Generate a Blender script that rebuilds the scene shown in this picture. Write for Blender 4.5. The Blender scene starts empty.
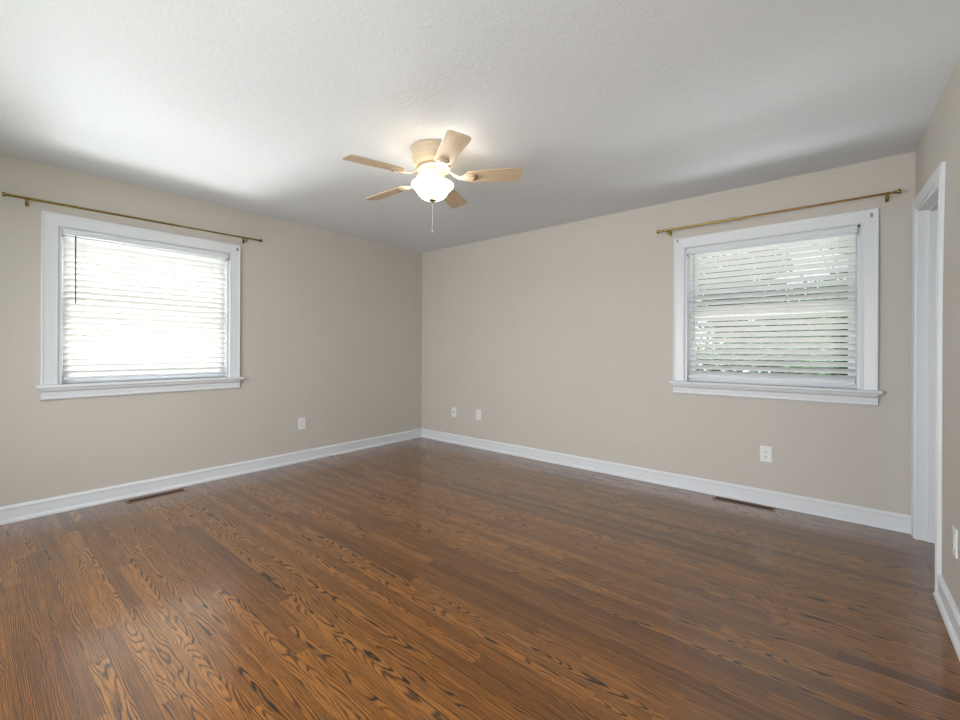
import bpy, bmesh, math, random
from mathutils import Vector, Matrix
C = bpy.context.scene.collection
sc = bpy.context.scene
R = math.radians

# ------------------------------------------------------------------ camera
cam_d = bpy.data.cameras.new('camera')
cam = bpy.data.objects.new('camera', cam_d); C.objects.link(cam)
cam_d.sensor_width = 36.0
cam_d.lens = 427.38 / 960 * 36
cam_d.shift_y = -10.7 / 960
cam_d.clip_start = 0.05
cam.matrix_world = (Matrix.Translation((4.229, -3.872, 1.165)) @ Matrix.Rotation(0.6943, 4, 'Z')
                    @ Matrix.Rotation(math.pi / 2, 4, 'X') @ Matrix.Rotation(0.0042, 4, 'Z'))
sc.camera = cam

# ------------------------------------------------------------------ exposure
sc.view_settings.view_transform = 'Standard'
sc.view_settings.look = 'None'
sc.view_settings.gamma = 1
sc.view_settings.use_curve_mapping = False
sc.view_settings.exposure = 0.0

# ------------------------------------------------------------------ sky, sun, daylight portals
w = bpy.data.worlds.new('sky'); sc.world = w; w.use_nodes = True
nt = w.node_tree; nt.nodes.clear()
wo = nt.nodes.new('ShaderNodeOutputWorld'); bg = nt.nodes.new('ShaderNodeBackground')
bg.inputs[0].default_value = (0.86, 0.93, 1.0, 1); bg.inputs[1].default_value = 1.8
nt.links.new(bg.outputs[0], wo.inputs[0])

sun_d = bpy.data.lights.new('sun', 'SUN'); sun_d.energy = 20; sun_d.angle = R(1.0); sun_d.color = (1, .95, .88)
sun = bpy.data.objects.new('sun', sun_d); C.objects.link(sun)
sun.rotation_euler = Vector((0.62, 0.0, -0.90)).to_track_quat('-Z', 'Y').to_euler()

def area(name, loc, direction, sx, sy, energy=10, color=(1, 1, 1), portal=False):
    d = bpy.data.lights.new(name, 'AREA'); d.shape = 'RECTANGLE'; d.size = sx; d.size_y = sy
    d.energy = energy; d.color = color
    if portal: d.cycles.is_portal = True
    o = bpy.data.objects.new(name, d); C.objects.link(o); o.location = loc
    o.rotation_euler = Vector(direction).to_track_quat('-Z', 'Y').to_euler()
    return o
area('portal', (-0.17, -2.90, 1.46), (1, 0, 0), 1.1, 1.1, portal=True)
area('portal', (3.80, 0.17, 1.46), (0, -1, 0), 1.1, 1.1, portal=True)
# lamps added low outside both windows, standing in for light off the ground
area('added_bounce_lamp', (-1.85, -2.75, -.45), (1, 0, 1.06), .9, 3.8, energy=700, color=(1, .99, .97))
area('added_bounce_lamp', (3.8, 1.85, -.45), (0, -1, 1.02), 2.8, .9, energy=150, color=(.98, .99, 1))
# added fill lamp behind the camera, set in an invented window
fill = area('added_fill_light', (2.6, -4.69, 1.17), (-0.10, 1, -0.14), 3.2, 1.5, energy=78, color=(1, .985, .98))
fill.data.spread = R(150)

# ------------------------------------------------------------------ node helpers
def srgb(r, g, b):
    f = lambda c: (c / 255 / 12.92) if c / 255 <= .04045 else ((c / 255 + .055) / 1.055) ** 2.4
    return (f(r), f(g), f(b), 1)

class N:
    def __init__(s, name):
        s.m = bpy.data.materials.new(name); s.m.use_nodes = True; s.t = s.m.node_tree
        s.t.nodes.clear()
        s.out = s.t.nodes.new('ShaderNodeOutputMaterial')
    def n(s, typ, **kw):
        nd = s.t.nodes.new(typ)
        for k, v in kw.items(): setattr(nd, k, v)
        return nd
    def put(s, sock, v):
        if isinstance(v, bpy.types.NodeSocket): s.t.links.new(v, sock)
        elif v is not None: sock.default_value = v
    def math(s, op, a, b=None, c=None, clamp=False):
        nd = s.n('ShaderNodeMath', operation=op, use_clamp=clamp)
        s.put(nd.inputs[0], a)
        if b is not None: s.put(nd.inputs[1], b)
        if c is not None: s.put(nd.inputs[2], c)
        return nd.outputs[0]
    def mix(s, f, a, b, blend='MIX'):
        nd = s.n('ShaderNodeMix', data_type='RGBA', blend_type=blend)
        s.put(nd.inputs['Factor'], f); s.put(nd.inputs[6], a); s.put(nd.inputs[7], b)
        return nd.outputs[2]
    def ramp(s, f, stops):
        nd = s.n('ShaderNodeValToRGB'); s.put(nd.inputs[0], f)
        el = nd.color_ramp.elements
        while len(el) < len(stops): el.new(.5)
        for e, (p, c) in zip(el, stops): e.position = p; e.color = c
        return nd.outputs[0]
    def maprange(s, v, a, b, c, d, smooth=False):
        nd = s.n('ShaderNodeMapRange')
        if smooth: nd.interpolation_type = 'SMOOTHSTEP'
        s.put(nd.inputs[0], v)
        for i, x in enumerate((a, b, c, d)): nd.inputs[i + 1].default_value = x
        return nd.outputs[0]
    def noise(s, vec, scale, detail=2, rough=.5, dims='3D', w=None):
        nd = s.n('ShaderNodeTexNoise', noise_dimensions=dims)
        if vec is not None: s.put(nd.inputs['Vector'], vec)
        if w is not None: s.put(nd.inputs['W'], w)
        nd.inputs['Scale'].default_value = scale; nd.inputs['Detail'].default_value = detail
        nd.inputs['Roughness'].default_value = rough
        return nd.outputs['Fac']
    def xyz(s, x, y, z):
        nd = s.n('ShaderNodeCombineXYZ')
        for i, v in enumerate((x, y, z)): s.put(nd.inputs[i], v)
        return nd.outputs[0]
    def coord(s):
        tc = s.n('ShaderNodeTexCoord'); return tc.outputs['Object']
    def sep(s, v):
        nd = s.n('ShaderNodeSeparateXYZ'); s.put(nd.inputs[0], v); return nd.outputs
    def bump(s, h, strength, dist):
        nd = s.n('ShaderNodeBump'); s.put(nd.inputs['Height'], h)
        nd.inputs['Strength'].default_value = strength; nd.inputs['Distance'].default_value = dist
        return nd.outputs[0]
    def pbr(s, col, rough=.5, metal=0, normal=None, **kw):
        nd = s.n('ShaderNodeBsdfPrincipled')
        s.put(nd.inputs['Base Color'], col); s.put(nd.inputs['Roughness'], rough)
        s.put(nd.inputs['Metallic'], metal)
        if normal is not None: s.put(nd.inputs['Normal'], normal)
        for k, v in kw.items(): s.put(nd.inputs[k], v)
        s.t.links.new(nd.outputs[0], s.out.inputs[0])
        return nd

def simple(name, col, rough=.5, metal=0, **kw):
    m = N(name); m.pbr(col, rough, metal, **kw); return m.m

# walls: warm greige paint over light orange-peel texture
m = N('wall_paint'); co = m.coord()
h = m.math('ADD', m.noise(co, 70, 3, .6), m.math('MULTIPLY', m.noise(co, 18, 2), .5))
tone = m.mix(m.noise(co, 2.2, 3), srgb(196, 190, 182), srgb(201, 196, 189))
m.pbr(tone, .62, normal=m.bump(h, .35, .004)); M_wall = m.m
# ceiling: white fine stipple
m = N('ceiling_paint'); co = m.coord()
h = m.math('ADD', m.noise(co, 90, 4, .65), m.math('MULTIPLY', m.noise(co, 28, 2), .6))
m.pbr(srgb(218, 222, 228), .8, normal=m.bump(h, .42, .005)); M_ceil = m.m
# white gloss trim
m = N('white_trim'); co = m.coord()
m.pbr(srgb(222, 226, 232), .32, normal=m.bump(m.noise(co, 60, 2), .08, .002)); M_trim = m.m
M_plastic = simple('white_plastic', srgb(232, 234, 236), .35)
M_slot = simple('dark_slot', srgb(30, 27, 25), .6)
M_brass = simple('brass', srgb(158, 136, 76), .25, 1.0)
M_brass_b = simple('antique_brass', srgb(150, 112, 66), .3, 1.0)
M_steel = simple('steel', srgb(150, 150, 150), .35, 1.0)
M_cord = simple('cord', srgb(225, 225, 222), .7)
M_reg = simple('register_metal', srgb(132, 98, 66), .4, .3)
M_dark = simple('duct_dark', srgb(12, 10, 9), .8)
# blind slats: white vinyl, slightly translucent
m = N('blind_slat')
p = m.n('ShaderNodeBsdfPrincipled'); p.inputs['Base Color'].default_value = srgb(236, 237, 237); p.inputs['Roughness'].default_value = .4
tr = m.n('ShaderNodeBsdfTranslucent'); tr.inputs[0].default_value = (.9, .9, .88, 1)
mx = m.n('ShaderNodeMixShader'); mx.inputs[0].default_value = .27
m.t.links.new(p.outputs[0], mx.inputs[1]); m.t.links.new(tr.outputs[0], mx.inputs[2]); m.t.links.new(mx.outputs[0], m.out.inputs[0])
M_slat = m.m
# thin pane
m = N('window_glass')
a = m.n('ShaderNodeBsdfTransparent'); a.inputs[0].default_value = (.93, .95, .94, 1)
g = m.n('ShaderNodeBsdfGlossy'); g.inputs['Roughness'].default_value = .02
mx = m.n('ShaderNodeMixShader'); mx.inputs[0].default_value = .025
m.t.links.new(a.outputs[0], mx.inputs[1]); m.t.links.new(g.outputs[0], mx.inputs[2]); m.t.links.new(mx.outputs[0], m.out.inputs[0])
M_glass = m.m

# oak strip floor, strips run along X
def oak(name, PW=0.057, y0=0.0):
    m = N(name); X, Y, Z = m.sep(m.coord())
    yy = m.math('DIVIDE', m.math('ADD', Y, 20.0 + y0), PW)
    row = m.math('FLOOR', yy); fy = m.math('FRACT', yy)
    def rnd(a, b=None):
        nd = m.n('ShaderNodeTexWhiteNoise', noise_dimensions='2D')
        m.put(nd.inputs['Vector'], m.xyz(a, b if b is not None else 0.0, 0.0)); return nd
    r1 = rnd(row, 3.3).outputs['Value']
    plen = m.math('ADD', m.math('MULTIPLY', rnd(row, 7.7).outputs['Value'], 1.5), 1.1)
    xx = m.math('DIVIDE', m.math('ADD', m.math('ADD', X, 30.0), m.math('MULTIPLY', r1, 9.0)), plen)
    col = m.math('FLOOR', xx); fx = m.math('FRACT', xx)
    pid = rnd(row, col)
    r3 = m.sep(pid.outputs['Color']); rv = pid.outputs['Value']
    # log geometry: growth rings cut by the board plane
    ly = m.math('MULTIPLY', m.math('SUBTRACT', fy, m.math('ADD', m.math('MULTIPLY', r3[0], 1.9), -.45)), PW)
    off = m.math('MULTIPLY', rv, 57.0)
    gx = m.math('ADD', X, off)
    n1 = m.noise(m.xyz(m.math('MULTIPLY', gx, 1.7), m.math('MULTIPLY', Y, 9.0), off), 1.0, 2, .5)
    n2 = m.noise(m.xyz(m.math('MULTIPLY', gx, 9.0), m.math('MULTIPLY', Y, 60.0), off), 1.0, 2, .55)
    tilt = m.math('MULTIPLY', m.math('SUBTRACT', r3[1], .5), .10)
    dep = m.math('ADD', m.math('MULTIPLY', gx, tilt), m.math('MULTIPLY', n1, .085))
    dep = m.math('ADD', dep, m.math('MULTIPLY', n2, .005))
    # cathedral: depth plus curved cross-section
    d = m.math('ADD', dep, m.math('MULTIPLY', m.math('MULTIPLY', ly, ly), m.math('ADD', m.math('MULTIPLY', r3[2], 14.0), 7.0)))
    d = m.math('ADD', d, m.math('MULTIPLY', ly, .45))
    ring = m.math('FRACT', m.math('MULTIPLY', d, m.maprange(rv, 0, 1, 110, 190)))
    line = m.maprange(m.math('ABSOLUTE', m.math('SUBTRACT', ring, .5)), .03, .27, 1, 0, True)
    # open-grain pores: fine streaks
    st = m.noise(m.xyz(m.math('MULTIPLY', gx, 9.0), m.math('MULTIPLY', Y, 620.0), off), 1.0, 3, .7)
    streak = m.maprange(st, .42, .66, 0, 1, True)
    st2 = m.noise(m.xyz(m.math('MULTIPLY', gx, 1.6), m.math('MULTIPLY', Y, 160.0), off), 1.0, 2, .6)
    big = m.noise(m.xyz(m.math('MULTIPLY', X, .9), m.math('MULTIPLY', Y, 1.3), 0.0), 1.0, 3, .55)
    tone = m.math('ADD', m.math('ADD', m.math('MULTIPLY', m.math('POWER', rv, .7), .38), .06), m.math('MULTIPLY', st2, .55))
    tone = m.math('ADD', tone, m.math('MULTIPLY', big, .26))
    tone = m.math('SUBTRACT', tone, .17)
    base = m.ramp(tone, [(.02, srgb(50, 26, 4)), (.26, srgb(98, 56, 12)), (.50, srgb(146, 92, 28)), (.80, srgb(172, 118, 54)), (1.0, srgb(188, 138, 74))])
    red = m.maprange(r3[0], .6, 1.0, 0, .3)
    base = m.mix(red, base, srgb(136, 74, 20))
    mask = m.maprange(m.noise(m.xyz(m.math('MULTIPLY', gx, 3.0), m.math('MULTIPLY', Y, 25.0), off), 1.0, 2, .5), .30, .50, .30, 1.0, True)
    gstr = m.math('MULTIPLY', m.math('MULTIPLY', line, mask), m.maprange(r3[2], 0, .5, .55, 1.0))
    c1 = m.mix(m.math('MULTIPLY', gstr, 1.0), base, srgb(16, 7, 2))
    c1 = m.mix(m.math('MULTIPLY', streak, .7), c1, srgb(40, 20, 6))
    # seams
    ey = m.math('MULTIPLY', m.math('MINIMUM', fy, m.math('SUBTRACT', 1.0, fy)), PW)
    ex = m.math('MULTIPLY', m.math('MINIMUM', fx, m.math('SUBTRACT', 1.0, fx)), plen)
    e = m.math('MINIMUM', ey, ex)
    seam = m.maprange(e, .0003, .0013, 1, 0, True)
    seam = m.math('MULTIPLY', seam, m.maprange(r1, 0, 1, .35, .95))
    c1 = m.mix(seam, c1, srgb(24, 13, 7))
    hgt = m.math('SUBTRACT', m.math('SUBTRACT', 1.0, m.math('MULTIPLY', seam, .8)), m.math('MULTIPLY', gstr, .12))
    wave = m.noise(m.xyz(m.math('MULTIPLY', X, 3.0), m.math('MULTIPLY', Y, 18.0), 0.0), 1.0, 2)
    hgt = m.math('ADD', hgt, m.math('MULTIPLY', wave, .6))
    rough = m.math('ADD', m.math('MULTIPLY', gstr, .12), m.math('ADD', m.math('MULTIPLY', big, .08), .27))
    m.pbr(c1, rough, normal=m.bump(hgt, .22, .0015), **{'Specular IOR Level': .25, 'Coat Weight': .9, 'Coat Roughness': .14, 'Coat IOR': 1.56})
    return m.m
M_floor = oak('oak_floor')

# ------------------------------------------------------------------ mesh helpers
def link(name, bm, mat, parent=None, smooth=None, bevel=0, seg=2, kind=None, fn=None):
    if fn:
        for v in bm.verts: v.co = fn(v.co)
    bmesh.ops.recalc_face_normals(bm, faces=bm.faces)
    me = bpy.data.meshes.new(name); bm.to_mesh(me); bm.free()
    me.materials.append(mat)
    o = bpy.data.objects.new(name, me); C.objects.link(o)
    if parent: o.parent = parent
    if bevel:
        b = o.modifiers.new('bevel', 'BEVEL'); b.width = bevel; b.segments = seg; b.limit_method = 'ANGLE'
    if smooth is not None:
        for p in me.polygons: p.use_smooth = True
        try: me.set_sharp_from_angle(angle=R(smooth))
        except Exception: pass
    if kind: o['kind'] = kind
    return o
def empty(name, loc, rz=0, kind=None):
    o = bpy.data.objects.new(name, None); C.objects.link(o); o.location = loc; o.rotation_euler.z = rz
    o.empty_display_size = .1
    if kind: o['kind'] = kind
    return o
def tag(o, label, cat, group=None):
    o['label'] = label; o['category'] = cat
    if group: o['group'] = group
    return o
def box(bm, x0, x1, y0, y1, z0, z1):
    vs = [bm.verts.new((x, y, z)) for x in (x0, x1) for y in (y0, y1) for z in (z0, z1)]
    for f in ((0, 1, 3, 2), (4, 6, 7, 5), (0, 4, 5, 1), (2, 3, 7, 6), (0, 2, 6, 4), (1, 5, 7, 3)):
        bm.faces.new([vs[i] for i in f])
def B(*boxes):
    bm = bmesh.new()
    for b in boxes: box(bm, *b)
    return bm
def sweep(bm, prof, path):
    """profile points (a, b) placed at every frame (origin, dirA, dirB) of path; closed profile, capped."""
    rings = []
    for o, da, db in path:
        o = Vector(o); da = Vector(da); db = Vector(db)
        rings.append([bm.verts.new(o + da * a + db * b) for a, b in prof])
    n = len(prof)
    for r0, r1 in zip(rings, rings[1:]):
        for i in range(n): bm.faces.new((r0[i], r0[(i + 1) % n], r1[(i + 1) % n], r1[i]))
    bm.faces.new(rings[0]); bm.faces.new(list(reversed(rings[-1])))
def lathe(bm, prof, seg=40, mat=None, cap=True):
    rings = []
    for r, z in prof:
        rings.append([bm.verts.new((r * math.cos(2 * math.pi * i / seg), r * math.sin(2 * math.pi * i / seg), z)) for i in range(seg)])
    for a, b in zip(rings, rings[1:]):
        for i in range(seg): bm.faces.new((a[i], a[(i + 1) % seg], b[(i + 1) % seg], b[i]))
    if cap:
        bm.faces.new(rings[0]); bm.faces.new(list(reversed(rings[-1])))
def tube(bm, p0, p1, r, seg=12, r1=None):
    p0 = Vector(p0); p1 = Vector(p1); d = (p1 - p0).normalized()
    a = d.orthogonal().normalized(); b = d.cross(a); r1 = r if r1 is None else r1
    A = [bm.verts.new(p0 + (a * math.cos(t) + b * math.sin(t)) * r) for t in [2 * math.pi * i / seg for i in range(seg)]]
    D = [bm.verts.new(p1 + (a * math.cos(t) + b * math.sin(t)) * r1) for t in [2 * math.pi * i / seg for i in range(seg)]]
    for i in range(seg): bm.faces.new((A[i], A[(i + 1) % seg], D[(i + 1) % seg], D[i]))
    bm.faces.new(list(reversed(A))); bm.faces.new(D)

# ------------------------------------------------------------------ room shell
H = 2.44; W = 4.616; YF = -4.62; T = 0.13
def lean(v):                                  # the right wall leans out slightly towards the camera
    y = max(-2.0, min(0, v.y))
    k = max(0, min(1, (v.z - 1.2) / .8)) if v.z < 2.1 else max(0, (H - v.z) / (H - 2.1))
    return Vector((v.x + .012 * max(0, v.z - 1.2) ** 2 * -y, v.y, v.z + k * (.045 + .065 * max(-1.2, y)))) 
def wall(name, s0, s1, hole, to3, step=.4, fn=None):
    ss = {s0, s1}; zs = {0, H}
    if hole: ss |= {hole[0], hole[1]}; zs |= {hole[2], hole[3]}
    k = s0
    while k < s1: 
        if all(abs(k - q) > .05 for q in ss): ss.add(k)
        k += step
    k = 0
    while k < H:
        if all(abs(k - q) > .05 for q in zs): zs.add(k)
        k += step
    ss = sorted(ss); zs = sorted(zs)
    bm = bmesh.new(); vd = {}
    def V(s, z, t):
        key = (round(s, 5), round(z, 5), t)
        if key not in vd: vd[key] = bm.verts.new(to3(s, z, t))
        return vd[key]
    def solid(i, j):
        if i < 0 or j < 0 or i >= len(ss) - 1 or j >= len(zs) - 1: return False
        cs = (ss[i] + ss[i + 1]) / 2; cz = (zs[j] + zs[j + 1]) / 2
        return not (hole and hole[0] < cs < hole[1] and hole[2] < cz < hole[3])
    for i in range(len(ss) - 1):
        for j in range(len(zs) - 1):
            if not solid(i, j): continue
            a, b, c, d = ss[i], ss[i + 1], zs[j], zs[j + 1]
            for t in (0, T): bm.faces.new((V(a, c, t), V(b, c, t), V(b, d, t), V(a, d, t)))
            if not solid(i - 1, j): bm.faces.new((V(a, c, 0), V(a, d, 0), V(a, d, T), V(a, c, T)))
            if not solid(i + 1, j): bm.faces.new((V(b, c, 0), V(b, d, 0), V(b, d, T), V(b, c, T)))
            if not solid(i, j - 1): bm.faces.new((V(a, c, 0), V(b, c, 0), V(b, c, T), V(a, c, T)))
            if not solid(i, j + 1): bm.faces.new((V(a, d, 0), V(b, d, 0), V(b, d, T), V(a, d, T)))
    return link(name, bm, M_wall, kind='structure', fn=fn)

WL = (-3.455, -2.355, .905, 2.02)     # left window opening (y0, y1, z0, z1)
WB = (3.255, 4.355, .905, 2.02)       # back window opening (x0, x1, z0, z1)
DR = (-.86, -.098, -.001, 2.01)         # doorway (y0, y1, z0, z1)
wall('wall_left', YF, T, WL, lambda s, z, t: (-t, s, z))
wall('wall_back', -T, W + .1, WB, lambda s, z, t: (s, t, z))
wall('wall_right', YF, 0.0, (DR[0], DR[1], 0, DR[3]), lambda s, z, t: (W + t, s, z), fn=lean)
WF = (.9, 4.3, .38, 1.98)             # invented opening behind the camera, cut for the fill lamp (x0, x1, z0, z1)
wall('wall_front', -T, W + T, WF, lambda s, z, t: (s, YF - t, z))
link('floor', B((-T, W + 1.6, YF - T, T, -.12, 0)), M_floor, kind='structure')
link('ceiling', B((-T, W + 1.6, YF - T, T, H, H + .1)), M_ceil, kind='structure')
# small hall beyond the doorway
link('wall_hall_back', B((W + T, W + 1.6, -.02, .1, 0, H)), M_wall, kind='structure')
link('wall_hall_right', B((W + 1.5, W + 1.6, YF, -.02, 0, H)), M_wall, kind='structure')

# baseboards with cap bead and shoe moulding
BP = [(0, 0), (.026, 0), (.026, .010), (.022, .019), (.015, .024), (.013, .026), (.013, .086), (.016, .090), (.016, .098), (.011, .106), (.006, .113), (0, .113)]
def baseboard(name, p0, p1, n):
    bm = bmesh.new(); sweep(bm, BP, [(p0, n, (0, 0, 1)), (p1, n, (0, 0, 1))])
    return link(name, bm, M_trim, kind='structure')
baseboard('baseboard_left', (0, YF, 0), (0, 0, 0), (1, 0, 0))
baseboard('baseboard_back', (0, 0, 0), (W, 0, 0), (0, -1, 0))
baseboard('baseboard_right', (W, YF, 0), (W, DR[0] - .055, 0), (-1, 0, 0))
baseboard('baseboard_front', (0, YF, 0), (W, YF, 0), (0, 1, 0))

# ------------------------------------------------------------------ doorway
d1 = empty('door_1', (0, 0, 0), kind='structure')
CW = .065
CP = [(0, 0), (CW, 0), (CW, .014), (CW - .008, .018), (CW - .016, .014), (.022, .012), (.012, .016), (.004, .014), (0, .011)]  # (across, out)
def casing(bm, inner, to3, nrm, legs=True):
    """mitred three-sided casing around an opening: inner = (s0, s1, z0, z1)"""
    s0, s1, z0, z1 = inner
    def frame(s, z, ds, dz): 
        o = to3(s, z); a = Vector(to3(s + ds, z + dz)) - Vector(o)
        return (o, a, nrm)
    path = [frame(s0, z0, -1, 0), frame(s0, z1, -1, 1), frame(s1, z1, 1, 1), frame(s1, z0, 1, 0)]
    sweep(bm, CP, path)
bm = bmesh.new(); casing(bm, (DR[0], DR[1] - .005, 0, DR[3]), lambda s, z: (W, s, z), (-1, 0, 0))
bmesh.ops.subdivide_edges(bm, edges=[e for e in bm.edges if e.calc_length() > .6], cuts=6)
link('door_casing', bm, M_trim, d1, bevel=.001, fn=lean)
# jamb lining (far side, near side, head) with stop strips
JX0, JX1 = W - .004, W + T + .004
bm = B((JX0, JX1, DR[1] - .018, DR[1], 0, DR[3]), (JX0, JX1, DR[0], DR[0] + .018, 0, DR[3]), (JX0, JX1, DR[0], DR[1], DR[3] - .018, DR[3]))
link('door_jamb', bm, M_trim, d1, bevel=.0015, fn=lean)
bm = B((W + .045, W + .085, DR[1] - .030, DR[1] - .018, 0, DR[3] - .018), (W + .045, W + .085, DR[0] + .018, DR[0] + .030, 0, DR[3] - .018), (W + .045, W + .085, DR[0] + .018, DR[1] - .018, DR[3] - .030, DR[3] - .018))
link('door_stop', bm, M_trim, d1, bevel=.0015, fn=lean)
link('door_threshold', B((W + .004, W + T - .01, DR[0] + .018, DR[1] - .018, 0, .004)), M_floor, d1, bevel=.002)

# ------------------------------------------------------------------ windows (local frame: X across, Y into the room = -Y local front, Z up)
# local: opening spans x -0.55..0.55, wall face at y=0, room towards -y, outside +y
WH = 1.115
def make_window(name, loc, rz):
    r = empty(name, loc, rz, 'structure')
    hw = .55
    bm = bmesh.new(); P = [(0, 0), (.09, 0), (.09, .024), (.084, .025), (.072, .021), (.020, .017), (.010, .018), (.003, .014), (0, .010)]
    path = []
    for s, z, ds, dz in ((-hw, 0, -1, 0), (-hw, WH, -1, 1), (hw, WH, 1, 1), (hw, 0, 1, 0)):
        path.append(((s, 0, z), (ds, 0, dz), (0, -1, 0)))
    sweep(bm, P, path); link('window_casing', bm, M_trim, r, bevel=.001)
    # jamb lining
    link('window_jamb', B((-hw, -hw + .015, -.006, T, 0, WH), (hw - .015, hw, -.006, T, 0, WH), (-hw, hw, -.006, T, WH - .015, WH), (-hw, hw, .03, T, 0, .012)), M_trim, r, bevel=.001)
    # stool with nosing
    bm = bmesh.new(); SP = [(-.05, -.026), (.050, -.026), (.056, -.020), (.058, -.012), (.056, -.004), (.050, 0), (-.05, 0)]
    sweep(bm, SP, [((-hw - .112, 0, 0), (0, -1, 0), (0, 0, 1)), ((hw + .112, 0, 0), (0, -1, 0), (0, 0, 1))])
    link('window_stool', bm, M_trim, r, bevel=.001)
    # apron with moulding, ends tapering in
    bm = bmesh.new(); AP = [(0, -.026), (.046, -.026), (.044, -.036), (.034, -.046), (.026, -.050), (.024, -.052), (.020, -.085), (.024, -.090), (.024, -.098), (.016, -.106), (0, -.106)]
    sweep(bm, AP, [((-hw - .09, 0, 0), (0, -1, 0), (0, 0, 1)), ((hw + .09, 0, 0), (0, -1, 0), (0, 0, 1))])
    link('window_apron', bm, M_trim, r, bevel=.0008)
    # two sashes
    mid = .56
    for nm, z0, z1, y0 in (('lower_sash', .012, mid + .02, .065), ('upper_sash', mid - .02, WH - .015, .095)):
        fr = .045
        x0, x1 = -hw + .015, hw - .015
        s = link(nm, B((x0, x0 + fr, y0, y0 + .028, z0, z1), (x1 - fr, x1, y0, y0 + .028, z0, z1), (x0 + fr, x1 - fr, y0, y0 + .028, z0, z0 + fr + .01), (x0 + fr, x1 - fr, y0, y0 + .028, z1 - fr + .005, z1)), M_trim, r, bevel=.002)
        link('window_pane', B((x0 + fr - .004, x1 - fr + .004, y0 + .012, y0 + .016, z0 + fr, z1 - fr + .01)), M_glass, s)
    return r
w1 = make_window('window_1', (0, -2.905, .905), R(90))
w2 = make_window('window_2', (3.805, 0, .905), 0)

w3 = empty('added_fill_window', ((WF[0] + WF[1]) / 2, YF, WF[2]), 0, 'structure')  # unseen window, added to frame the fill lamp
hx, hz = (WF[1] - WF[0]) / 2, WF[3] - WF[2]
link('window_casing', B((-hx - .09, -hx, 0, .02, -.09, hz + .09), (hx, hx + .09, 0, .02, -.09, hz + .09), (-hx, hx, 0, .02, hz, hz + .09), (-hx, hx, 0, .02, -.09, 0)), M_trim, w3, bevel=.002)
sf = link('sash', B((-hx, -hx + .05, -.125, -.095, 0, hz), (hx - .05, hx, -.125, -.095, 0, hz), (-hx + .05, hx - .05, -.125, -.095, hz - .05, hz), (-hx + .05, hx - .05, -.125, -.095, 0, .05), (-.03, .03, -.125, -.095, .05, hz - .05)), M_trim, w3, bevel=.002)
link('window_pane', B((-hx + .045, hx - .045, -.112, -.108, .045, hz - .045)), M_glass, sf)

# ------------------------------------------------------------------ venetian blinds
def make_blind(name, loc, rz, tilt, side, cords, wand=None, pull=None, bottom=.045, seed=1, n=23):
    rnd = random.Random(seed)
    r = empty(name, loc, rz)
    hw = .53
    top = WH - .018
    yc = .022                       # centre plane of the slats inside the opening
    link('headrail', B((-hw, hw, yc - .022, yc + .024, top - .045, top)), M_trim, r, bevel=.002)
    bm = bmesh.new(); VP = [(0, 0), (.026, 0), (.029, .004), (.027, .010), (.027, .030), (.030, .034), (.030, .042), (.024, .046), (0, .046)]
    vz = WH - .052
    sweep(bm, VP, [((-hw - .004, yc - .026, vz), (0, -1, 0), (0, 0, 1)), ((hw + .004, yc - .026, vz), (0, -1, 0), (0, 0, 1))])
    link('valance', bm, M_trim, r, bevel=.001)
    z1 = vz - .018; z0 = bottom + .030
    pitch = (z1 - z0) / (n - 1)
    bm = bmesh.new()
    for i in range(n):
        z = z0 + pitch * i
        t = tilt + rnd.uniform(-.02, .02)
        wv = .025; th = .0014
        prof = []
        K = 6
        for k in range(K + 1):
            u = -1 + 2 * k / K; prof.append((u * wv, .0028 * (1 - u * u) + th))
        for k in range(K, -1, -1):
            u = -1 + 2 * k / K; prof.append((u * wv, .0028 * (1 - u * u) - th))
        c, s = math.cos(t), math.sin(t)   # a along +y (outwards); inner edge up
        sag = rnd.uniform(-.0012, .0012)
        sweep(bm, prof, [((-hw + .004, yc, z + sag), (0, c, -s), (0, s, c)), ((0, yc, z - .0006), (0, c, -s), (0, s, c)), ((hw - .004, yc, z - sag), (0, c, -s), (0, s, c))])
    link('slats', bm, M_slat, r, smooth=40)
    link('bottom_rail', B((-hw + .004, hw - .004, yc - .024, yc + .024, bottom - .012, bottom + .006)), M_trim, r, bevel=.004)
    for x in cords:
        bm = bmesh.new()
        for yy in (-.0265, .0265): tube(bm, (x, yc + yy * .86, bottom), (x, yc + yy * .86, top - .04), .0009, 6)
        for i in range(n):
            z = z0 + pitch * i; tube(bm, (x, yc - .022, z + .012), (x, yc + .022, z - .014), .0006, 5)
        link('ladder_cord', bm, M_cord, r)
    if wand:
        x, l = wand
        bm = bmesh.new(); tube(bm, (x, yc - .048, vz + .012), (x + .001, yc - .050, vz + .012 - l), .0042, 6)
        tube(bm, (x, yc - .03, vz + .02), (x, yc - .048, vz + .010), .0025, 6)
        link('tilt_wand', bm, simple('wand', srgb(70, 70, 68), .3), r, smooth=30)
    if pull:
        for dx in (0, .006):
            x, l = pull; bm = bmesh.new(); tube(bm, (x + dx, yc - .045, vz + .012), (x + dx * 1.6, yc - .046, vz - l + dx * 4), .0012, 6)
            lc = link('lift_cord', bm, simple('lift_cord', srgb(150, 150, 146), .7), r)
        bm = bmesh.new(); tube(bm, (x + .0096, yc - .046, vz - l + .02), (x + .0096, yc - .046, vz - l - .02), .004, 8, .006)
        link('cord_tassel', bm, M_plastic, lc, smooth=40)
    # box brackets at both ends of the headrail
    for s in (-1, 1):
        link('mounting_bracket', B((min(s * (hw + .003), s * (hw + .006)), max(s * (hw + .003), s * (hw + .006)), yc - .045, yc + .026, top - .05, top - .002)), M_steel, r)
    return r
b1 = make_blind('window_blind', (0, -2.905, .905), R(90), R(46), 1, (-.42, -.14, .14, .42), wand=(-.468, .50), seed=3)
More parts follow.
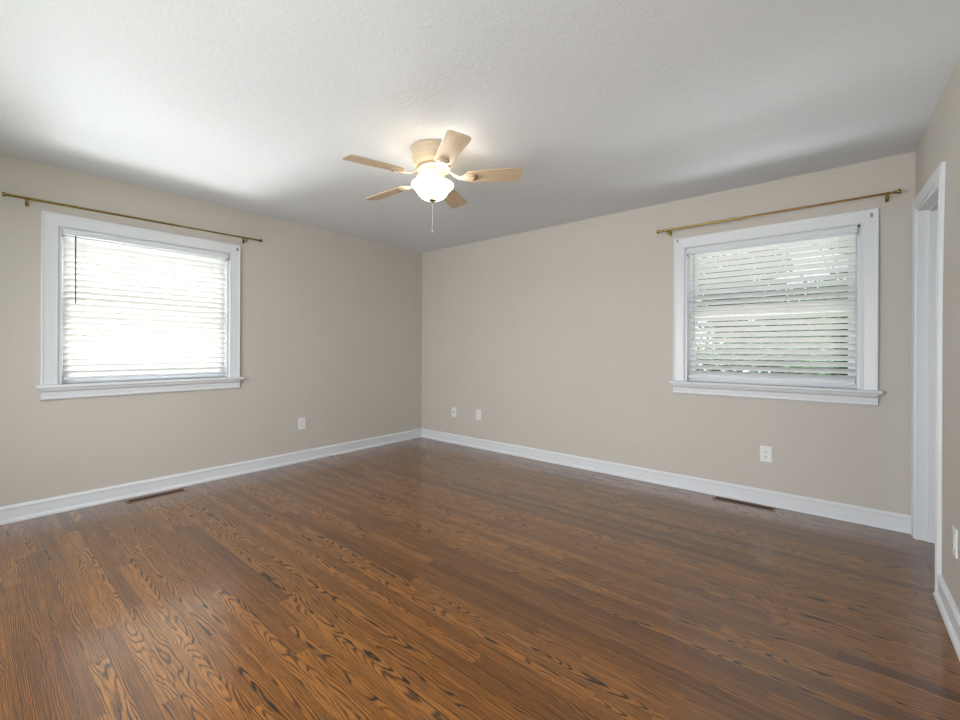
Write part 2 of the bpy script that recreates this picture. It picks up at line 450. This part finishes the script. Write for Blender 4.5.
tag(b1, 'white slatted blind with a dark tilt wand, on the left wall window', 'window blind')
b2 = make_blind('window_blind', (3.805, 0, .905), 0, R(40), 1, (-.42, -.14, .14, .44), pull=(-.485, .72), seed=8)
tag(b2, 'white slatted blind with green foliage showing through, on the right-hand window', 'window blind')

# ------------------------------------------------------------------ curtain rods: local X along rod, -Y into room
def make_rod(loc, rz, xl, xr, bl, br, zl, zr, mat, mat2, label, joint):
    r = empty('curtain_rod', loc, rz); tag(r, label, 'curtain rod')
    y = -.08
    z = lambda x: zl + (zr - zl) * (x - xl) / (xr - xl)
    bm = bmesh.new(); tube(bm, (xl + .02, y, z(xl + .02)), (joint, y, z(joint)), .0085, 16)
    link('outer_pole', bm, mat, r, smooth=40)
    bm = bmesh.new(); tube(bm, (joint - .05, y, z(joint - .05)), (xr - .02, y, z(xr - .02)), .0068, 16)
    link('inner_pole', bm, mat2, r, smooth=40)
    for x, s in ((xl, -1), (xr, 1)):
        bm = bmesh.new()
        P = [(.0095, -.034), (.0095, -.024), (.006, -.022), (.006, -.018), (.013, -.016), (.0145, -.012), (.0145, -.004), (.012, 0)]
        lathe(bm, P, 20)
        mt = Matrix.Translation((x, y, z(x))) @ Matrix.Rotation(R(90) * s, 4, 'Y')
        bm.transform(mt); link('finial', bm, mat, r, smooth=35)
    for x in (bl, br):
        bm = bmesh.new(); zz = z(x)
        box(bm, x - .009, x + .009, -.004, 0, zz - .036, zz + .010)
        box(bm, x - .004, x + .004, y - .002, -.003, zz - .020, zz - .012)
        # cradle ring around the pole
        seg = 14; K = []
        for i in range(seg + 1):
            a = R(-200 + i * 220 / seg); K.append(Vector((x, y + math.cos(a) * .0115, zz + math.sin(a) * .0115)))
        for a, b in zip(K, K[1:]): tube(bm, a, b, .0028, 6)
        tube(bm, (x, y, zz - .011), (x, y, zz - .030), .0035, 8)
        br_ = link('bracket', bm, mat, r, smooth=40)
        bm = bmesh.new(); tube(bm, (x, y, zz - .026), (x, y, zz - .038), .0055, 10); link('thumb_screw', bm, mat, br_, smooth=40)
    return r
make_rod((0, -2.905, 0), R(90), -.824, .806, -.708, .673, 2.158, 2.175, M_brass, M_brass, 'thin brass curtain rod over the left wall window', .15)
make_rod((3.805, 0, 0), 0, -.761, .738, -.671, .679, 2.179, 2.181, M_brass, M_brass_b, 'thin brass curtain rod over the right-hand window', -.1)

# small metal hooks left on the casings
def hook(loc, rz, label):
    r = bmesh.new(); box(r, -.005, .005, -.003, 0, -.016, .012); box(r, -.003, .003, -.016, -.003, -.014, -.009); box(r, -.003, .003, -.018, -.015, -.014, .000)
    o = link('curtain_hook', r, M_steel); o.location = loc; o.rotation_euler.z = rz
    return tag(o, label, 'hook')
hook((.024, -2.292, 2.070), R(90), 'small grey metal hook on the top right casing corner of left window')
hook((3.196, -.024, 2.090), 0, 'small grey metal hook on the top left casing corner of right-hand window')
hook((4.408, -.024, 2.070), 0, 'small grey metal hook on the top right casing corner of right-hand window')

# ------------------------------------------------------------------ outlets
def make_outlet(loc, rz, label, kind='duplex', wdt=.074):
    r = empty('jack_plate' if kind == 'jack' else 'wall_outlet', loc, rz)
    tag(r, label, 'wall jack' if kind == 'jack' else 'outlet')
    bm = B((-wdt / 2, wdt / 2, -.006, 0, -.0595, .0595)); link('cover_plate', bm, M_plastic, r, bevel=.003, seg=3)
    if kind == 'jack':
        bm = bmesh.new(); lathe(bm, [(.009, 0), (.009, .003), (.005, .003), (.005, .012), (.003, .012)], 14)
        bm.transform(Matrix.Translation((0, -.006, 0)) @ Matrix.Rotation(R(90), 4, 'X')); link('jack', bm, M_steel, r, smooth=40)
    else:
        for dz in (-.020, .020):
            bm = bmesh.new(); vs = []
            for i in range(24):
                a = 2 * math.pi * i / 24; vs.append((max(-.0145, min(.0145, .0175 * math.cos(a))), .0145 * math.sin(a)))
            sweep(bm, vs, [((0, -.0055, dz), (1, 0, 0), (0, 0, 1)), ((0, -.0085, dz), (1, 0, 0), (0, 0, 1))])
            s = link('socket', bm, M_plastic, r)
            link('slots', B((-.0080, -.0052, -.0092, -.0080, dz - .002, dz + .008), (.0050, .0078, -.0092, -.0080, dz - .001, dz + .007), (-.0028, .0028, -.0092, -.0080, dz - .0105, dz - .0055)), M_slot, s)
    for z in ((0,) if kind != 'jack' else (-.042, .042)):
        bm = bmesh.new(); tube(bm, (0, -.0055, z), (0, -.0075, z), .0028, 8); link('screw', bm, M_steel, r)
    return r
make_outlet((0, -1.661, .392), R(90), 'white duplex outlet on the left wall, right of the window')
make_outlet((.592, 0, .387), 0, 'white plate with one round jack, near the corner on the back wall', 'jack')
make_outlet((.989, 0, .389), 0, 'white duplex outlet on the back wall, just right of the jack plate')
make_outlet((3.825, 0, .382), 0, 'white duplex outlet below the right-hand window')
make_outlet((W, -1.235, .372), R(-90), 'white duplex outlet on the right wall beside the doorway, at the frame edge')

# ------------------------------------------------------------------ floor registers (local X along length)
def make_register(loc, rz, L, Wd, label, bars):
    r = empty('floor_register', loc, rz); tag(r, label, 'floor vent', None)
    hl, hw2 = L / 2, Wd / 2; m1 = .018
    bm = B((-hl, hl, -hw2, -hw2 + m1, 0, .003), (-hl, hl, hw2 - m1, hw2, 0, .003), (-hl, -hl + m1, -hw2 + m1, hw2 - m1, 0, .003), (hl - m1, hl, -hw2 + m1, hw2 - m1, 0, .003))
    link('frame', bm, M_reg, r, bevel=.001)
    link('duct', B((-hl + m1, hl - m1, -hw2 + m1, hw2 - m1, .0003, .0012)), M_dark, r)
    bm = bmesh.new()
    for i in range(bars):
        x = -hl + m1 + (i + .5) * (L - 2 * m1) / bars; tube(bm, (x - .002, -hw2 + m1 - .002, .0018), (x + .002, hw2 - m1 + .002, .0018), .0009, 5)
    link('louvres', bm, M_reg, r)
    return r
make_register((.118, -2.905, 0), R(90), .39, .092, 'brown metal floor register beside the left wall baseboard', 26)
make_register((3.69, -.090, 0), 0, .405, .092, 'brown metal floor register beside the back wall baseboard', 28)

# ------------------------------------------------------------------ ceiling fan
FX, FY = 2.245, -1.970
fan = empty('ceiling_fan', (FX, FY, H))
tag(fan, 'five-blade cream flush-mount ceiling fan with lit frosted glass bowl', 'ceiling fan')
m = N('fan_cream'); m.pbr(srgb(208, 190, 164), .35); M_cream = m.m
m = N('fan_blade'); co = m.coord(); X, Y, Z = m.sep(co)
g = m.noise(m.xyz(m.math('MULTIPLY', X, 5.0), m.math('MULTIPLY', Y, 90.0), 0.0), 1.0, 3, .6)
m.pbr(m.ramp(g, [(.3, srgb(188, 166, 136)), (.7, srgb(208, 188, 160))]), .4); M_blade = m.m
tilt = Matrix.Rotation(math.atan(-.053), 4, 'Y') @ Matrix.Rotation(math.atan(.0366), 4, 'X')
def fz(z): return z - H
bm = bmesh.new()
lathe(bm, [(.132, 0), (.134, -.005), (.134, -.014), (.129, -.020), (.130, -.034), (.131, -.052), (.128, -.058), (.130, -.063), (.130, -.072), (.125, -.078), (.123, -.090), (.117, -.096), (.115, -.102), (.104, -.112), (.09, -.116), (.03, -.118)], 56)
link('motor_housing', bm, M_cream, fan, smooth=30)
bm = bmesh.new()
lathe(bm, [(.055, -.112), (.100, -.116), (.106, -.121), (.106, -.132), (.098, -.139), (.088, -.143), (.03, -.145)], 48)
bm.transform(tilt); link('flywheel', bm, M_cream, fan, smooth=30)
bm = bmesh.new()
lathe(bm, [(.03, -.135), (.080, -.142), (.083, -.150), (.078, -.160), (.074, -.184), (.070, -.198), (.078, -.204), (.084, -.208), (.03, -.212)], 48)
link('switch_housing', bm, M_cream, fan, smooth=30)
# blades
blade_z = -.181
def blade_bm():
    bm = bmesh.new(); pts = []
    r0, r1 = .205, .572
    hw0, hw1 = .056, .069
    cr = .028
    # outline, counter-clockwise, local x radial
    for a in range(0, 91, 15): pts.append((r0 + .04 - .04 * math.sin(R(90 - a)) * 1.0 if False else r0 + .045 - .045 * math.cos(R(a)), -hw0 * math.sin(R(a)) if a else 0))
    base = []
    for a in range(0, 91, 15): base.append((r0 + .05 * (1 - math.cos(R(a))), -hw0 * math.sin(R(a))))
    tip = [(r1 - cr + cr * math.sin(R(a)), -hw1 + cr - cr * math.cos(R(a))) for a in range(0, 91, 15)]
    half = base + tip
    out = half + [(x, -y) for x, y in reversed(half)][0:-1]
    up = [bm.verts.new((x, y, .003)) for x, y in out]; lo = [bm.verts.new((x, y, -.003)) for x, y in out]
    n = len(out)
    bm.faces.new(up); bm.faces.new(list(reversed(lo)))
    for i in range(n): bm.faces.new((up[i], lo[i], lo[(i + 1) % n], up[(i + 1) % n]))
    return bm
def iron_bm():
    bm = bmesh.new()
    # arm from the flywheel
    sweep(bm, [(-.011, -.003), (.011, -.003), (.011, .003), (-.011, .003)],
          [((.085, 0, .050), (0, 1, 0), (0, 0, 1)), ((.105, 0, .044), (0, 1, 0), (0, 0, 1)), ((.135, 0, .014), (0, 1, 0), (0, 0, 1)), ((.165, 0, -.006), (0, 1.2, 0), (0, 0, 1)), ((.20, 0, -.008), (0, 1.6, 0), (0, 0, 1))])
    # oval medallion plate with a raised inner oval
    for rx, ry, z0, z1 in ((.052, .034, -.011, -.004), (.034, .020, -.015, -.010)):
        vs = [(rx * math.cos(2 * math.pi * i / 28), ry * math.sin(2 * math.pi * i / 28)) for i in range(28)]
        sweep(bm, vs, [((.235, 0, z0), (1, 0, 0), (0, 1, 0)), ((.235, 0, z1), (1, 0, 0), (0, 1, 0))])
    return bm
def slot_bm():
    bm = bmesh.new(); K = []
    for i in range(9):
        a = R(-62 + i * 124 / 8); K.append(((.235 + .043 * math.cos(a)), .027 * math.sin(a)))
    pr = [(x, y) for x, y in K] + [(x + .010, y * 1.15) for x, y in reversed(K)]
    sweep(bm, pr, [((0, 0, -.0125), (1, 0, 0), (0, 1, 0)), ((0, 0, -.0108), (1, 0, 0), (0, 1, 0))])
    return bm
first = None
for k in range(5):
    a = .7413 - k * 2 * math.pi / 5
    Mx = tilt @ Matrix.Rotation(a, 4, 'Z')
    Mp = Matrix.Translation((0, 0, blade_z)) @ Mx @ Matrix.Rotation(R(-12), 4, 'X')
    if first is None:
        bl = link('blade', blade_bm(), M_blade, fan, bevel=.0012)
        ir = link('blade_iron', iron_bm(), M_cream, bl, bevel=.001)
        sl = link('slot', slot_bm(), simple('iron_slot', srgb(96, 72, 48), .5), bl)
        first = (bl, ir, sl)
    else:
        bl = first[0].copy(); C.objects.link(bl); bl.parent = fan
        for c0 in first[1:]:
            c = c0.copy(); C.objects.link(c); c.parent = bl
    bl.matrix_local = Mp
# glass bowl, thick frosted glass, open at the top
m = N('frosted_glass')
p = m.n('ShaderNodeBsdfPrincipled'); p.inputs['Base Color'].default_value = srgb(250, 244, 230); p.inputs['Roughness'].default_value = .35
p.inputs['Emission Color'].default_value = (1.0, .94, .84, 1); p.inputs['Emission Strength'].default_value = 6.0
tr = m.n('ShaderNodeBsdfTranslucent'); tr.inputs[0].default_value = (1, .95, .86, 1)
mx = m.n('ShaderNodeMixShader'); mx.inputs[0].default_value = .35
m.t.links.new(p.outputs[0], mx.inputs[1]); m.t.links.new(tr.outputs[0], mx.inputs[2]); m.t.links.new(mx.outputs[0], m.out.inputs[0])
M_bowl = m.m
outer = [(.133, -.224), (.134, -.229), (.128, -.239), (.116, -.250), (.106, -.262), (.098, -.274), (.087, -.290), (.072, -.305), (.050, -.317), (.024, -.323), (.006, -.324)]
inner = [(r - .004 if r > .01 else r, z + .004) for r, z in outer]
bm = bmesh.new(); lathe(bm, list(reversed(inner))[:-1] + [(.129, -.222)] + outer, 56)
link('glass_bowl', bm, M_bowl, fan, smooth=60)
bm = bmesh.new(); lathe(bm, [(.004, -.318), (.026, -.321), (.027, -.325), (.016, -.330), (.006, -.333), (.006, -.338), (.003, -.341)], 20)
link('finial', bm, simple('finial_nickel', srgb(150, 140, 122), .35, .8), fan, smooth=40)
bm = bmesh.new(); tube(bm, (0, 0, -.308), (0, 0, -.208), .005, 8); link('centre_stem', bm, M_cream, fan)
bm = bmesh.new()
z = -.333
while z > -.515:
    bmesh.ops.create_icosphere(bm, subdivisions=1, radius=.0017, matrix=Matrix.Translation((0, 0, z))); z -= .0042
tube(bm, (0, 0, -.333), (0, 0, -.515), .0007, 5)
ch = link('pull_chain', bm, M_plastic, fan)
bm = bmesh.new(); lathe(bm, [(.001, -.513), (.003, -.517), (.0035, -.526), (.002, -.530)], 12); link('chain_fob', bm, M_plastic, ch, smooth=40)
# the two bulbs inside the bowl
for s in (-1, 1):
    bm = bmesh.new(); bmesh.ops.create_uvsphere(bm, u_segments=16, v_segments=10, radius=.020, matrix=Matrix.Translation((s * .055, 0, -.248)))
    tube(bm, (s * .03, 0, -.226), (s * .045, 0, -.240), .010, 10)
    m = N('bulb'); p = m.pbr(srgb(255, 250, 235), .3); p.inputs['Emission Color'].default_value = (1, .88, .70, 1); p.inputs['Emission Strength'].default_value = 20.0
    link('bulb', bm, m.m, fan, smooth=40)
    d = bpy.data.lights.new('bulb_light', 'POINT'); d.energy = 11; d.color = (1, .96, .90); d.shadow_soft_size = .03
    o = bpy.data.objects.new('bulb_light', d); C.objects.link(o); o.location = (FX + s * .055, FY, H - .218)

# ------------------------------------------------------------------ outside
m = N('lawn'); co = m.coord(); m.pbr(m.mix(m.noise(co, 6, 4), srgb(30, 52, 24), srgb(62, 84, 44)), .9); M_lawn = m.m
link('lawn', B((-16, 14, -14, 16, -.62, -.6)), M_lawn, kind='structure')
link('added_bounce_ground', B((-3.6, -.13, -9, 2.0, -.6, -.57), (-.13, 7.0, .13, 2.0, -.6, -.57)), simple('concrete', srgb(205, 200, 190), .9), kind='structure')  # pale ground added out of view to bounce neutral light indoors
m = N('siding'); X, Y, Z = m.sep(m.coord())
f = m.math('FRACT', m.math('DIVIDE', m.math('ADD', Z, 5.0), .19))
m.pbr(m.mix(m.maprange(f, 0, .08, 1, 0), srgb(238, 238, 235), srgb(150, 150, 148)), .6, normal=m.bump(f, .6, .02)); M_siding = m.m
nh = empty('neighbour_house', (-6, -3, -.6))
tag(nh, 'white sided neighbouring house seen through the left window blind', 'house')
link('house_wall', B((-4, 1.6, -4.5, 5.0, 0, 2.45)), M_siding, nh)
link('foundation', B((-4.1, 1.66, -4.55, 5.05, 0, .45)), simple('brick_foundation', srgb(120, 92, 80), .9), nh)
bm = bmesh.new(); sweep(bm, [(2.05, 2.40), (2.05, 2.56), (-1.2, 3.7), (-4.5, 2.56), (-4.5, 2.40)], [((0, -4.9, 0), (1, 0, 0), (0, 0, 1)), ((0, 5.4, 0), (1, 0, 0), (0, 0, 1))])
link('roof', bm, simple('shingles', srgb(92, 90, 90), .9), nh)

def leaf_mat(name, a, b):
    m = N(name); co = m.coord(); c = m.mix(m.maprange(m.noise(co, 7, 3), .35, .65, 0, 1), a, b)
    p = m.n('ShaderNodeBsdfPrincipled'); m.put(p.inputs['Base Color'], c); p.inputs['Roughness'].default_value = .5
    t = m.n('ShaderNodeBsdfTranslucent'); m.put(t.inputs[0], c)
    mx = m.n('ShaderNodeMixShader'); mx.inputs[0].default_value = .4
    m.t.links.new(p.outputs[0], mx.inputs[1]); m.t.links.new(t.outputs[0], mx.inputs[2]); m.t.links.new(mx.outputs[0], m.out.inputs[0])
    return m.m
M_leaf = leaf_mat('leaf', srgb(12, 40, 20), srgb(58, 112, 50))
M_bark = simple('bark', srgb(92, 74, 58), .9)
def tree(name, loc, hgt, rad, zc, n, seed, label, cat, size=.09):
    rd = random.Random(seed); r = empty(name, loc); tag(r, label, cat, 'greenery outside the right-hand window')
    bm = bmesh.new(); tube(bm, (0, 0, 0), (0.05, 0, zc), .07, 8, .04)
    for i in range(9):
        a = rd.uniform(0, 6.28); tube(bm, (.03, 0, zc * rd.uniform(.35, .8)), (rad * .7 * math.cos(a), rad * .7 * math.sin(a), zc + rd.uniform(-.2, .5) * hgt), .025, 6, .006)
    link('trunk', bm, M_bark, r)
    bm = bmesh.new()
    cl = [(Vector((rd.gauss(0, .45) * rad, rd.gauss(0, .35) * rad, zc + rd.gauss(0, .33) * hgt)), rd.uniform(.18, .42) * rad) for _ in range(26)]
    for i in range(n):
        c, cr = rd.choice(cl); p = c + Vector((rd.gauss(0, .5), rd.gauss(0, .5), rd.gauss(0, .5))) * cr
        if p.z < .1: p.z = .05 + rd.random() * .8
        q = Matrix.Rotation(rd.uniform(0, 6.28), 3, 'Z') @ Matrix.Rotation(rd.uniform(-1.2, 1.2), 3, 'X')
        s = size * rd.uniform(.6, 1.3)
        vs = [bm.verts.new(p + q @ Vector(v) * s) for v in ((0, -.5, 0), (.28, -.1, .05), (.2, .3, .03), (0, .6, 0), (-.2, .3, .03), (-.28, -.1, .05))]
        bm.faces.new(vs)
    link('foliage', bm, M_leaf, r)
tree('shrub', (2.1, 3.0, -.6), 1.5, .9, 1.3, 4200, 1, 'low leafy green shrub outside the right-hand window', 'shrub')
tree('shrub', (4.3, 3.0, -.6), 1.5, .9, 1.3, 4200, 2, 'low leafy green shrub outside the right-hand window', 'shrub')
tree('tree', (-.7, 6.6, -.6), 3.4, 1.3, 2.6, 6500, 4, 'taller leafy tree outside the right-hand window', 'tree', .15)
tree('tree', (4.6, 7.0, -.6), 3.4, 1.3, 2.6, 6500, 5, 'taller leafy tree outside the right-hand window', 'tree', .15)
tree('tree', (1.9, 11.5, -.6), 4.4, 1.8, 3.2, 7000, 6, 'taller leafy tree outside the right-hand window', 'tree', .2)
tree('hedge', (3.2, 17.0, -.6), 2.0, 3.4, 1.6, 9000, 9, 'wide far hedge behind the trees outside the right-hand window', 'hedge', .3)
tree('tree', (7.6, 13.0, -.6), 4.4, 1.8, 3.2, 6000, 11, 'taller leafy tree outside the right-hand window', 'tree', .2)
